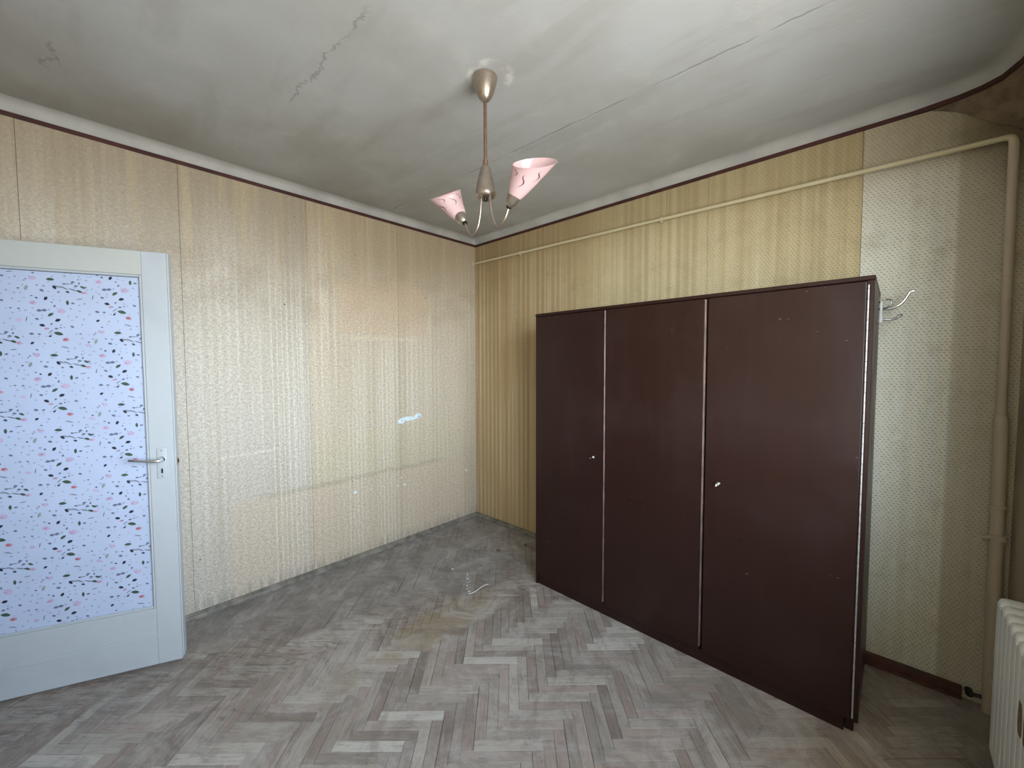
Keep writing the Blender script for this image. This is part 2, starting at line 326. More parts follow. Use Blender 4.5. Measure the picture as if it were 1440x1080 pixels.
# ------------------------------------------------------------------ mesh helpers
def newobj(name, bm, mats, parent=None, smooth=False, loc=None, **props):
    me = bpy.data.meshes.new(name); bm.normal_update(); bm.to_mesh(me); bm.free()
    if not isinstance(mats, (list, tuple)): mats = [mats]
    for m in mats: me.materials.append(m)
    if smooth:
        for p in me.polygons: p.use_smooth = True
        try: me.set_sharp_from_angle(angle=math.radians(40))
        except Exception: pass
    o = bpy.data.objects.new(name, me); COL.objects.link(o)
    if parent: o.parent = parent
    if loc is not None: o.location = loc
    for k, v in props.items(): o[k] = v
    return o
def empty(name, loc=(0, 0, 0), rot=(0, 0, 0), **props):
    o = bpy.data.objects.new(name, None); o.empty_display_size = 0.1; COL.objects.link(o); o.location = loc; o.rotation_euler = rot
    for k, v in props.items(): o[k] = v
    return o
def box(bm, a, b, bev=0.0, seg=1, mat=0):
    lo = [min(a[i], b[i]) for i in range(3)]; hi = [max(a[i], b[i]) for i in range(3)]
    vs = [bm.verts.new((x, y, z)) for x in (lo[0], hi[0]) for y in (lo[1], hi[1]) for z in (lo[2], hi[2])]
    fs = [bm.faces.new([vs[i] for i in f]) for f in ((0, 1, 3, 2), (4, 6, 7, 5), (0, 4, 5, 1), (2, 3, 7, 6), (0, 2, 6, 4), (1, 5, 7, 3))]
    for f in fs: f.material_index = mat
    if bev: 
        r = bmesh.ops.bevel(bm, geom=list({e for f in fs for e in f.edges}), offset=bev, segments=seg, affect='EDGES', profile=0.5)
        for f in r['faces']: f.material_index = mat
    return vs
def tube(bm, pts, r, n=12, mat=0, cap=True):
    pts = [Vector(p) for p in pts]; rs = r if isinstance(r, (list, tuple)) else [r]*len(pts)
    rings = []; prev = None
    for i, p in enumerate(pts):
        d = (pts[min(i+1, len(pts)-1)] - pts[max(i-1, 0)]).normalized()
        if prev is None:
            a = d.orthogonal().normalized()
        else:
            a = (prev - d*prev.dot(d)).normalized()
        prev = a; b = d.cross(a)
        rings.append([bm.verts.new(p + (a*math.cos(2*PI*k/n) + b*math.sin(2*PI*k/n))*rs[i]) for k in range(n)])
    for i in range(len(rings)-1):
        for k in range(n):
            f = bm.faces.new([rings[i][k], rings[i][(k+1) % n], rings[i+1][(k+1) % n], rings[i+1][k]]); f.material_index = mat
    if cap:
        f = bm.faces.new(rings[0][::-1]); f.material_index = mat; f = bm.faces.new(rings[-1]); f.material_index = mat
def lathe(bm, prof, origin, axis=(0, 0, 1), n=32, mat=0, cap=False):
    origin = Vector(origin); d = Vector(axis).normalized(); a = d.orthogonal().normalized(); b = d.cross(a)
    rings = [[bm.verts.new(origin + d*h + (a*math.cos(2*PI*k/n) + b*math.sin(2*PI*k/n))*r) for k in range(n)] for r, h in prof]
    for i in range(len(rings)-1):
        for k in range(n):
            f = bm.faces.new([rings[i][k], rings[i][(k+1) % n], rings[i+1][(k+1) % n], rings[i+1][k]]); f.material_index = mat
    if cap: bm.faces.new(rings[0][::-1]); bm.faces.new(rings[-1])
def bez(p0, p1, p2, p3, n=10):
    p0, p1, p2, p3 = map(Vector, (p0, p1, p2, p3)); out = []
    for i in range(n+1):
        t = i/n; out.append(p0*(1-t)**3 + p1*3*t*(1-t)**2 + p2*3*t*t*(1-t) + p3*t**3)
    return out
def B(name, a, b, mat, parent=None, bev=0.0, seg=1, loc=None, **props):
    bm = bmesh.new(); box(bm, a, b, bev, seg); return newobj(name, bm, mat, parent, smooth=bev > 0 and seg > 1, loc=loc, **props)
def sweep(bm, path, prof, closed=False):
    """path: list of (x,y) with the room on the right-hand side when walking; prof: list of (offset into room, z)"""
    n = len(path); rows = []
    for i in range(n):
        p = Vector(path[i]); d0 = (p - Vector(path[i-1])).normalized() if i > 0 else None
        d1 = (Vector(path[i+1]) - p).normalized() if i < n-1 else None
        if d0 is None: d0 = d1
        if d1 is None: d1 = d0
        n0 = Vector((d0.y, -d0.x)); n1 = Vector((d1.y, -d1.x)); m = (n0+n1); m = m/ (1+n0.dot(n1))
        rows.append([bm.verts.new((p.x+m.x*o, p.y+m.y*o, z)) for o, z in prof])
    for i in range(n-1):
        for j in range(len(prof)-1):
            bm.faces.new([rows[i][j], rows[i+1][j], rows[i+1][j+1], rows[i][j+1]])

# ------------------------------------------------------------------ room shell
W, D0, H = 3.30, -3.05, 2.655
HL = -4.45                                     # hall behind the doorway
KS = dict(kind='structure')
T = 0.004                                      # wallpaper thickness: wall cores sit behind it
# ceiling
bm = bmesh.new(); box(bm, (-0.25, HL-0.1, H), (3.42, 0.25, H+0.2)); newobj('ceiling', bm, MAT['ceil'], **KS)
# walls (cores)
wl = B('wall_left', (-0.25, HL, 0), (-T, 0.0, H), MAT['glue'], **KS)
wb = B('wall_back', (-0.25, T, 0), (3.42, 0.25, H), MAT['glue'], **KS)
bm = bmesh.new()
Y0, Y1, Z0, Z1 = -2.82, -1.06, 0.84, 2.34      # window opening
box(bm, (W, Y1, 0), (3.42, T-0.001, H)); box(bm, (W, D0, 0), (3.42, Y0, H))
box(bm, (W, Y0, 0), (3.42, Y1, Z0)); box(bm, (W, Y0, Z1), (3.42, Y1, H))
wr = newobj('wall_right', bm, MAT['bare'], **KS)
bm = bmesh.new()
box(bm, (-T, D0-0.15, 0), (0.05, D0, H)); box(bm, (0.89, D0-0.15, 0), (3.42, D0, H)); box(bm, (0.05, D0-0.15, 2.05), (0.89, D0, H))
newobj('wall_near', bm, MAT['bare'], **KS)
bm = bmesh.new()
box(bm, (-T, HL-0.1, 0), (2.0, HL, H)); box(bm, (2.0, HL-0.1, 0), (2.1, D0-0.15, H))
newobj('wall_hall', bm, MAT['bare'], **KS)
bm = bmesh.new()
box(bm, (0.03, D0-0.16, 0), (0.05, D0+0.012, 2.07)); box(bm, (0.89, D0-0.16, 0), (0.91, D0+0.012, 2.07)); box(bm, (0.03, D0-0.16, 2.05), (0.91, D0+0.012, 2.07))
box(bm, (0.91, D0, 0), (0.98, D0+0.02, 2.14)); box(bm, (0.0, D0, 2.07), (0.98, D0+0.02, 2.14))
newobj('trim_1', bm, MAT['whitepaint'], **KS)

# wallpaper sheets, lapped butt to butt: each a piece of its wall
def sheets(parent, cuts, axis, z0, z1, mat):
    for a, b in zip(cuts[:-1], cuts[1:]):
        g = 0.0010
        if axis == 'y': lo, hi = (-T, a+g, z0), (0.0 + random.uniform(-0.0006, 0.0), b-g, z1)
        else: lo, hi = (a+g, 0.0 + random.uniform(0.0, 0.0006), z0), (b-g, T, z1)
        B('wallpaper_sheet', lo, hi, mat, parent)
sheets(wl, [-3.05, -2.77, -2.20, -1.53, -0.835, 0.0], 'y', 0.0, H, MAT['wl'])
pz = lambda x: 2.426 - 0.0155*x
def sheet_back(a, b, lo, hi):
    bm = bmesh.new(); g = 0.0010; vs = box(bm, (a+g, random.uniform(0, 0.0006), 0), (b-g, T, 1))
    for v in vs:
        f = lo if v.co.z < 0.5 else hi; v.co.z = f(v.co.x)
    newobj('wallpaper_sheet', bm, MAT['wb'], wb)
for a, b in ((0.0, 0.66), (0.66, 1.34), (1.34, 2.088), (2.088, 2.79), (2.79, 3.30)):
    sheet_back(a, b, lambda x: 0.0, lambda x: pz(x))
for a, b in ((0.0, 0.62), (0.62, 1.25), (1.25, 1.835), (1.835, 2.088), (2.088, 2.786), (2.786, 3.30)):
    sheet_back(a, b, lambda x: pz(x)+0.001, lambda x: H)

# cove between ceiling and walls, the dark border strip below it (both round the far right corner)
arc = [(2.95, 0.0), (3.09, -0.022), (3.15, -0.045), (3.20, -0.084), (3.235, -0.16), (3.26, -0.26), (3.29, -0.40), (3.30, -0.55)]
path = [(0.0, D0), (0.0, 0.0)] + arc + [(3.30, D0)]
Hs = 2.605; R = H - Hs
bm = bmesh.new(); sweep(bm, path, [(-0.02, Hs)] + [(R*1.05*(1-math.cos(t*PI/16)), Hs + R*math.sin(t*PI/16)) for t in range(9)] + [(R*1.08, H+0.02)])
newobj('trim_2', bm, MAT['cove'], smooth=True, **KS)
bm = bmesh.new(); sweep(bm, path, [(-0.01, Hs), (0.003, Hs), (0.004, Hs-0.002), (0.003, Hs-0.021), (-0.01, Hs-0.022)])
newobj('trim_3', bm, MAT['strip'], **KS)
# wallpaper bulging over the rounded upper corner
bm = bmesh.new(); rows = []
apex = Vector((3.292, -0.006)); K = 9
fine = [Vector((2.99, 0.0)).lerp(Vector((3.09, -0.022)), i/2) for i in range(2)] + [Vector(a) for a in arc[1:]]
for k in range(K+1):
    s = k/K; z = Hs - 0.015 - s*0.215
    row = []
    for i, p in enumerate(fine):
        e_ = s**0.75; q = p.lerp(apex + Vector((0.0, -0.012*i*(1-s))), e_)
        jx = random.uniform(-1, 1)*0.006*math.sin(PI*s); row.append(bm.verts.new((q.x+jx, q.y+jx, z + random.uniform(-1, 1)*0.005*math.sin(PI*s))))
    rows.append(row)
for k in range(K):
    for i in range(len(fine)-1): bm.faces.new([rows[k][i], rows[k+1][i], rows[k+1][i+1], rows[k][i+1]])
newobj('bulging_wallpaper', bm, MAT['peel'], wb, smooth=True, label='browned wallpaper bulging across the upper corner')

# skirtings
def skirting(name, path, mat, w_, h_, lab=None):
    bm = bmesh.new(); sweep(bm, path, [(-0.002, 0.0), (w_, 0.0), (w_, h_*0.35), (w_*0.8, h_*0.62), (w_*0.42, h_*0.8), (w_*0.38, h_), (-0.002, h_)])
    return newobj(name, bm, mat, **KS)
skirting('baseboard_left', [(0.0, D0+0.03), (0.0, -1.7), (0.0, -0.9), (0.0, 0.0), (0.001, 0.0)][:4], MAT['bbl'], 0.026, 0.034)
skirting('baseboard_back', [(0.0, 0.0), (1.2, 0.0)], MAT['bbl'], 0.026, 0.034)
bm = bmesh.new(); box(bm, (2.86, -0.022, 0.001), (3.185, 0.0, 0.056), 0.004, 2); box(bm, (2.86, -0.03, 0.001), (3.185, -0.018, 0.014), 0.004, 2)
newobj('baseboard_right', bm, MAT['bbd'], smooth=True, **KS)

# unseen slab added outside above the window, to cut the steep sky light
bm = bmesh.new(); box(bm, (3.42, -5.2, 2.50), (4.15, 3.0, 2.65)); newobj('added_shade_slab', bm, MAT['bare'], **KS)

# ------------------------------------------------------------------ floor: herringbone blocks
fl = B('floor', (-0.25, HL-0.1, -0.2), (3.42, 0.25, -0.006), MAT['subfloor'], **KS)
L, w_ = 0.270, 0.0450
u = Vector((0.70711*1.0, 0.70711)); ang = math.radians(43.5); u = Vector((math.cos(ang), math.sin(ang))); v = Vector((math.sin(ang), -math.cos(ang)))
O = Vector((2.164, -0.977))
RX0, RX1, RY0, RY1 = 0.0, W+0.02, D0, 0.0
def clip(poly):
    for ax, lim, sgn in ((0, RX0, 1), (0, RX1, -1), (1, RY0, 1), (1, RY1, -1)):
        out = []
        for i in range(len(poly)):
            a, b = poly[i], poly[(i+1) % len(poly)]
            da, db = (a[ax]-lim)*sgn, (b[ax]-lim)*sgn
            if da >= 0: out.append(a)
            if (da >= 0) != (db >= 0): out.append(a + (b-a)*(da/(da-db)))
        poly = out
        if len(poly) < 3: return []
    return poly
blocks = []
for i in range(-60, 61):
    for j in range(-16, 17):
        a0, b0 = -i*w_ + j*L, i*w_ + j*L
        for kind, (ax, bx, aw, bw) in enumerate(((a0, b0, L, w_), (a0+L-w_, b0+w_, w_, L))):
            c = O + u*(ax+aw/2) + v*(bx+bw/2)
            if not (-0.3 < c.x < 3.6 and -3.35 < c.y < 0.3): continue
            g = 0.00055; ja = random.uniform(-1, 1)*0.0006
            cs = [(ax+g, bx+g), (ax+aw-g, bx+g), (ax+aw-g, bx+bw-g), (ax+g, bx+bw-g)]
            poly = clip([O + u*(p+ja) + v*q for p, q in cs])
            if len(poly) < 3: continue
            area = abs(sum(poly[k].x*poly[(k+1) % len(poly)].y - poly[(k+1) % len(poly)].x*poly[k].y for k in range(len(poly))))/2
            if area < 0.0004: continue
            blocks.append((poly, kind, (ax, bx), c, area))
def visible(c):
    d = Vector((c.x, c.y, 0)) - CAM; z = d.dot(cF)
    if z < 0.2: return None
    x, y = 567.5*d.dot(R2)/z, 567.5*d.dot(U2)/z
    if abs(x) > 735 or y < -560: return None
    if c.y > -0.56 and 1.2 < c.x < 2.87: return None      # under the wardrobe
    return z
def block(bm, poly, kind, org, uvl, lt, lh):
    n = len(poly); cen = sum(poly, Vector((0, 0)))/n
    h = random.uniform(-0.0007, 0.0006); tilt = Vector((random.uniform(-1, 1), random.uniform(-1, 1)))*0.004
    z = lambda p: h + (p-cen).dot(tilt)
    s = 1-0.0009/w_*2
    if sum(poly[k].x*poly[(k+1) % n].y - poly[(k+1) % n].x*poly[k].y for k in range(n)) < 0: poly = poly[::-1]
    ins = []
    for p in poly:
        dd = (cen-p); a, b = dd.dot(u), dd.dot(v); st = u*max(-0.0009, min(0.0009, a)) + v*max(-0.0009, min(0.0009, b)); ins.append(p+st)
    top = [bm.verts.new((p.x, p.y, z(p))) for p in ins]; mid = [bm.verts.new((p.x, p.y, z(p)-0.0008)) for p in poly]
    bot = [bm.verts.new((p.x, p.y, -0.006)) for p in poly]
    fs = [bm.faces.new(top)]
    for k in range(n):
        k2 = (k+1) % n
        fs.append(bm.faces.new([mid[k], mid[k2], top[k2], top[k]])); fs.append(bm.faces.new([bot[k], bot[k2], mid[k2], mid[k]]))
    fs.append(bm.faces.new(bot[::-1]))
    tone = min(1, max(0, random.gauss(0.36 if kind else 0.60, 0.21))); hue = random.random(); ru = random.uniform(0, 5)  # lighter mean tone for one block direction: grain sheen painted into the colour
    for f in fs:
        for l in f.loops:
            d = Vector((l.vert.co.x, l.vert.co.y)) - O
            a, b = d.dot(u)-org[0], d.dot(v)-org[1]
            if kind: a, b = b, a
            l[uvl].uv = (a+ru, b+ru)
        for l in f.loops: l.vert[lt] = tone; l.vert[lh] = hue
def layers(bm): return bm.loops.layers.uv.new('UVMap'), bm.verts.layers.float.new('tone'), bm.verts.layers.float.new('hue')
random.seed(11)
vis = []
for bl in blocks:
    z = visible(bl[3]); vis.append((bl[4]/(z**3) if z else 0, bl))
vis.sort(key=lambda t: -t[0])
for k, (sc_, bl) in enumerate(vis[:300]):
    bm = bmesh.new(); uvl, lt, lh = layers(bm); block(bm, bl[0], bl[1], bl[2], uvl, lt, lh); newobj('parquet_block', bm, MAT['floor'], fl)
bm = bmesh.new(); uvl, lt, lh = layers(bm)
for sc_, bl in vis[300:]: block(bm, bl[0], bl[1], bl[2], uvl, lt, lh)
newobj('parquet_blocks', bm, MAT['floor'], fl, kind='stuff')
B('hall_floor', (0.0, HL, -0.006), (2.0, D0-0.0, 0.0), MAT['bbd'], fl)
# strip of edge parquet along the left wall
random.seed(5)

# ------------------------------------------------------------------ door (open leaf)
DX, DY = 0.38892, -2.30448; TH = 1.16613
# local x runs from the lock edge to the hinges, local y out of the visible face (towards the room), z up
rotz = math.atan2(-math.sin(TH), -math.cos(TH))
door = empty('door_1', (DX, DY, 0.0), (0, 0, rotz), **KS)
# direction d = (-cos,-sin); left-hand normal (-d.y, d.x) = (sin, -cos) = into the room
DW, DH, DT, DB = 0.785, 2.003, 0.040, 0.014
GX0, GX1, GZ0, GZ1 = 0.100, 0.685, 0.293, 1.893
def dbox(name, a, b, mat, bev=0.002, parent=door, **k): return B(name, a, b, mat, parent, bev, 1, **k)
bm = bmesh.new()
box(bm, (0.006, -DT+0.012, DB), (GX0, 0, DH), 0.002); box(bm, (-0.001, -DT, DB+0.012), (0.0055, -0.001, DH-0.002), 0.002)
# sloped worn bottom corner of the lock edge
newobj('stile', bm, MAT['door'], door)
dbox('stile', (GX1, -DT+0.012, DB), (DW, 0, DH), MAT['door'])
dbox('top_rail', (GX0+0.0006, -DT+0.012, GZ1), (GX1-0.0006, -0.0004, DH), MAT['doorrail'])
dbox('bottom_rail', (GX0+0.0006, -DT+0.012, DB), (GX1-0.0006, -0.0004, GZ0), MAT['door'])
# glazing bead round the pane
bm = bmesh.new(); bw = 0.011
for a, b in (((GX0, -0.012, GZ0), (GX0+bw, -0.003, GZ1)), ((GX1-bw, -0.012, GZ0), (GX1, -0.003, GZ1)), ((GX0+bw, -0.012, GZ0), (GX1-bw, -0.003, GZ0+bw)), ((GX0+bw, -0.012, GZ1-bw), (GX1-bw, -0.003, GZ1))):
    box(bm, a, b, 0.003)
newobj('glazing_bead', bm, MAT['door'], door)
# raised moulding across the bottom rail
dbox('rail_moulding', (GX0-0.004, -0.001, 0.146), (GX1+0.004, 0.0035, 0.164), MAT['door'], 0.003)
gx0, gx1, gz0, gz1 = GX0+bw-0.002, GX1-bw+0.002, GZ0+bw-0.002, GZ1-bw+0.002
pane = B('glass_pane', (gx0-0.006, -0.022, gz0-0.006), (gx1+0.006, -0.016, gz1+0.006), MAT['film'], door, label='glass pane covered with white film printed with small roses')
bm = bmesh.new()
for a, b in (((gx0-0.001, -0.0158, gz0), (gx0+0.0035, -0.0105, gz1)), ((gx0, -0.0158, gz1-0.003), (gx1, -0.0105, gz1))): box(bm, a, b)
newobj('putty_shadow_gap', bm, MAT['darkgap'], door)
# flat print of roses, leaves and specks on the film
EL = [(-0.002,-0.002,'R',0.0115,0),(0.097,0.156,'P',0.0142,0),(0.008,0.124,'p',0.0162,0),(0.147,0.104,'r',0.0115,0),(0.095,0.263,'p',0.0121,0),(0.059,0.045,'r',0.0094,0),(0.145,0.203,'p',0.0101,0),(0.153,0.128,'G',0.0128,-30),(0.043,0.107,'G',0.0155,40),(-0.014,0.162,'G',0.0142,90),(0.021,0.024,'G',0.0209,-15),(0.039,0.261,'G',0.0175,0),(0.116,0.22,'g',0.0155,70),(0.068,0.211,'n',0.0101,-20),(0.056,0.177,'N',0.0115,60),(0.027,0.227,'N',0.0115,-50),(-0.055,0.214,'G',0.0142,-25),(0.021,0.083,'N',0.0128,20),(0.072,0.059,'N',0.0121,-20),(0.106,-0.019,'N',0.0094,40),(-0.031,0.16,'n',0.0081,10),(0.175,0.132,'n',0.0088,0),(0.164,0.145,'n',0.0067,80),(0.086,0.178,'N',0.0061,-20),(0.141,0.216,'N',0.0054,0),(-0.015,0.209,'N',0.0088,-20),(-0.005,0.244,'n',0.0074,0),(-0.034,0.254,'n',0.0088,0),(0.014,0.207,'n',0.0067,0),(0.061,0.231,'n',0.0054,-10),(0.082,0.233,'n',0.0054,0),(0.093,0.285,'n',0.0061,-10),(0.032,0.275,'n',0.004,0),(-0.008,0.279,'n',0.0047,-20),(-0.03,0.293,'n',0.004,0),(-0.052,0.266,'n',0.0047,-20),(0.063,0.125,'n',0.0115,5),(0.079,0.123,'n',0.0115,0),(0.029,0.145,'n',0.0074,70),(0.038,0.161,'n',0.0054,-20),(0.031,0.174,'m',0.0054,-20),(0.011,0.17,'m',0.0054,0),(0.033,0.187,'m',0.0047,0),(0.101,0.186,'n',0.0054,0),(0.138,0.16,'m',0.0054,-20),(0.163,0.175,'m',0.0061,0),(0.125,0.176,'m',0.0061,0),(0.122,0.251,'n',0.0047,0),(0.162,0.233,'m',0.0067,-10),(0.17,0.209,'m',0.0054,0),(0.098,0.103,'m',0.0067,-20),(0.07,0.102,'m',0.0054,0),(0.072,0.09,'m',0.0054,-10),(0.088,0.086,'n',0.0088,-20),(0.105,0.064,'m',0.0061,-10),(-0.023,0.136,'m',0.0074,-20),(-0.052,0.153,'m',0.0061,0),(-0.052,0.127,'m',0.0061,-20),(-0.07,0.16,'n',0.0047,0),(0.042,0.066,'n',0.0067,40),(0.027,0.046,'n',0.0081,0),(0.001,0.053,'m',0.0061,0),(-0.025,0.056,'n',0.0088,-20),(-0.025,0.084,'m',0.0054,-10),(-0.014,0.102,'m',0.0054,60),(-0.041,0.1,'n',0.0047,-10),(0.107,0.021,'n',0.0101,-10),(0.083,0.02,'n',0.0074,0),(0.048,0.012,'N',0.0074,30),(0.085,0.009,'m',0.0047,-90),(-0.004,0.227,'s',0.0236,-30),(-0.034,0.22,'s',0.0236,-20),(0.015,0.231,'s',0.0202,-20),(-0.016,0.245,'s',0.0169,5),(0.001,0.297,'s',0.0202,-20),(0.12,0.085,'s',0.0169,80),(0.045,0.033,'s',0.0169,40),(-0.054,0.18,'s',0.0169,10)]
KEYS = list('RrpPGgNnms')
CWd, CHt = 0.219, 0.333
wrapped = []
for t, z, k, s, a in EL:
    while t > CWd-0.075: t -= CWd; z += 0.105
    while t < -0.075: t += CWd; z -= 0.105
    wrapped.append((t, z % CHt, k, s*1.12, a))
rq = random.Random(21)
for i in range(46): wrapped.append((rq.uniform(-0.075, CWd-0.075), rq.uniform(0, CHt), rq.choice('nmmm'), rq.uniform(0.004, 0.008), rq.choice((-30, -20, -10, 0, 30))))
bm = bmesh.new(); yp = -0.0157
def inkpoly(pts, k):
    pts = [(min(max(x, gx0+0.001), gx1-0.001), min(max(z, gz0+0.001), gz1-0.001)) for x, z in pts]
    xs = [p[0] for p in pts]; zs = [p[1] for p in pts]
    if max(xs)-min(xs) < 0.0006 or max(zs)-min(zs) < 0.0006: return
    f = bm.faces.new([bm.verts.new((x, yp, z)) for x, z in pts]); f.material_index = KEYS.index(k)
def leaf(cx, cz, s, a, k, wd=0.24):
    # a: degrees counter-clockwise as seen; local x runs to the left as seen
    n = 5; ca, sa = math.cos(math.radians(a)), math.sin(math.radians(a)); P_ = []
    for i in range(n+1): t = i/n; P_.append((s*(t-0.5), s*wd*math.sin(PI*t)**0.8))
    for i in range(1, n): t = 1-i/n; P_.append((s*(t-0.5), -s*wd*math.sin(PI*t)**0.8*0.8))
    inkpoly([(cx-(x*ca-z*sa), cz+(x*sa+z*ca)) for x, z in P_], k)
rp_ = random.Random(3)
def blossom(cx, cz, s, k):
    col2 = {'R': 'r', 'r': 'p', 'P': 'p', 'p': 'p'}[k]
    global yp
    m = 9; inkpoly([(cx+s*0.62*math.cos(2*PI*i/m)*rp_.uniform(0.8, 1.15), cz+s*0.42*math.sin(2*PI*i/m)*rp_.uniform(0.8, 1.15)) for i in range(m)], col2)
    yp += 0.0001
    if k != 'p':
        m = 7; inkpoly([(cx+s*0.1+s*0.32*math.cos(2*PI*i/m)*rp_.uniform(0.7, 1.1), cz+s*0.20*math.sin(2*PI*i/m)*rp_.uniform(0.7, 1.1)) for i in range(m)], k)
    yp -= 0.0001
X0c = 0.379
for ci in range(-3, 4):
    zo = -0.105 if ci % 2 else 0.0
    for ri in range(-6, 3):
        for t, z, k, s, a in wrapped:
            cx = X0c + ci*CWd + t; cz = 1.588 + ri*CHt + z - (0.105 if ci % 2 else 0.0) + (0.105 if ci % 2 else 0)
            # odd columns hold the motif 0.105 m higher
            cz += 0.105 if ci % 2 else 0.0
            if not (gx0-0.004 < cx < gx1+0.004 and gz0-0.004 < cz < gz1+0.004): continue
            if k in 'Rrp' or k == 'P': blossom(cx, cz, s*1.45, k)
            elif k in 'Gg': leaf(cx, cz, s*1.45, a, k, 0.25)
            elif k == 's': leaf(cx, cz, s*1.35, a, k, 0.07)
            else: leaf(cx, cz, s*1.5, a+rp_.uniform(-8, 8), k, 0.33)
me_f = newobj('floral_print', bm, [MAT['pr_'+k] for k in KEYS], pane, kind='stuff', label='printed roses, leaves and buds')
# lock plate, lever, keyhole, latch
lk = B('lock_plate', (0.034, 0.0, 0.927), (0.072, 0.0035, 1.075), MAT['door'], door, 0.0028, 3, label='white-painted metal lock plate')
bm = bmesh.new(); box(bm, (0.0495, 0.003, 0.953), (0.0565, 0.0042, 0.975)); newobj('keyhole', bm, MAT['black'], lk)
for z in (1.062, 0.938):
    bm = bmesh.new(); lathe(bm, [(0.0001, 0.0052), (0.003, 0.005), (0.0036, 0.003)], (0.053, 0, z), (0, 1, 0), 12); newobj('screw', bm, MAT['nickel'], lk)
bm = bmesh.new()
lathe(bm, [(0.0145, 0.003), (0.0145, 0.008), (0.011, 0.012), (0.008, 0.022), (0.008, 0.045), (0.0, 0.047)], (0.053, 0, 1.020), (0, 1, 0), 20)
tube(bm, bez((0.050, 0.040, 1.020), (0.064, 0.050, 1.020), (0.090, 0.050, 1.024), (0.160, 0.047, 1.033), 12), [0.009, 0.009, 0.0085, 0.0082, 0.0078, 0.0074, 0.007, 0.0068, 0.0064, 0.006, 0.006, 0.0058, 0.005], 12)
newobj('lever_handle', bm, MAT['chrome'], door, smooth=True, label='worn chrome lever handle')
bm = bmesh.new(); box(bm, (-0.0035, -0.030, 0.985), (0.0, -0.010, 1.02)); newobj('latch_plate', bm, MAT['nickel'], door)
bm = bmesh.new(); box(bm, (-0.006, -0.026, 0.995), (-0.003, -0.014, 1.012), 0.001); newobj('latch', bm, MAT['black'], door)
for z in (0.25, 1.0, 1.75):
    bm = bmesh.new(); tube(bm, [(DW+0.006, -0.034, z-0.045), (DW+0.006, -0.034, z+0.045)], 0.006, 10); box(bm, (DW-0.03, -0.031, z-0.04), (DW+0.004, -0.0275, z+0.04))
    newobj('hinge', bm, MAT['nickel'], door)

# ------------------------------------------------------------------ wardrobe
WX0, WX1, WY, WZ = 1.2125, 2.866, -0.564, 1.800
wd = empty('wardrobe', (1.206, -0.557, 0), (0, 0, -0.012), label='dark brown lacquered three-door wardrobe standing against the back wall', category='wardrobe')
ox = Vector((1.21, -0.564, 0))
def wpart(name, bm, mat, parent=wd, smooth=False, **k):
    bmesh.ops.translate(bm, verts=bm.verts, vec=-ox); return newobj(name, bm, mat, parent, smooth, **k)
def wbox(name, a, b, mat, bev=0.0015, **k):
    bm = bmesh.new(); box(bm, a, b, bev); return wpart(name, bm, mat, **k)
yb = -0.016
wbox('side_panel', (WX0, WY+0.002, 0.0), (WX0+0.018, yb, WZ-0.018), MAT['ward'])
wbox('side_panel', (WX1-0.022, WY+0.001, 0.060), (WX1, yb-0.027, WZ-0.018), MAT['ward'])
wbox('side_foot', (WX1-0.042, WY+0.03, 0.0), (WX1-0.014, yb-0.03, 0.0598), MAT['ward'])
wbox('top_panel', (WX0-0.001, WY-0.004, WZ-0.0175), (WX1+0.002, yb, WZ), MAT['ward'], 0.003)
wbox('bottom_panel', (WX0+0.019, WY+0.03, 0.062), (WX1-0.024, yb-0.03, 0.080), MAT['ward'])
wbox('back_panel', (WX0+0.019, yb-0.006-0.03, 0.081), (WX1-0.024, yb-0.030, WZ-0.019), MAT['bbd'])
wbox('plinth', (WX0+0.019, WY+0.010, 0.0), (WX1-0.043, WY+0.028, 0.061), MAT['ward'])
xs1, xs2, xh = 1.728, 2.268, 2.846
zt, zb = WZ-0.0205, 0.062
def wdoor(x0, x1, label=None):
    bm = bmesh.new(); box(bm, (x0, WY-0.001, zb), (x1, WY+0.018, zt), 0.002, 2)
    return wpart('door', bm, MAT['ward'])
d1 = wdoor(WX0+0.0015, xs1-0.003); d2 = wdoor(xs1+0.009, xs2-0.003); d3 = wdoor(xs2+0.014, xh-0.003)
# inner frame posts seen in the gaps
for x in (xs1, xs2):
    bm = bmesh.new(); box(bm, (x-0.012, WY+0.020, 0.0815), (x+0.022, WY+0.045, zt)); wpart('partition', bm, MAT['darkgap'])
for d, x in ((d1, xs1), (d2, xs2)):
    bm = bmesh.new(); box(bm, (x-0.0015, WY-0.006, zb+0.02), (x+0.0045, WY+0.012, zt-0.003), 0.0015)
    wpart('edge_strip', bm, MAT['edge'], d, label='pale worn edge strip along the door edge')
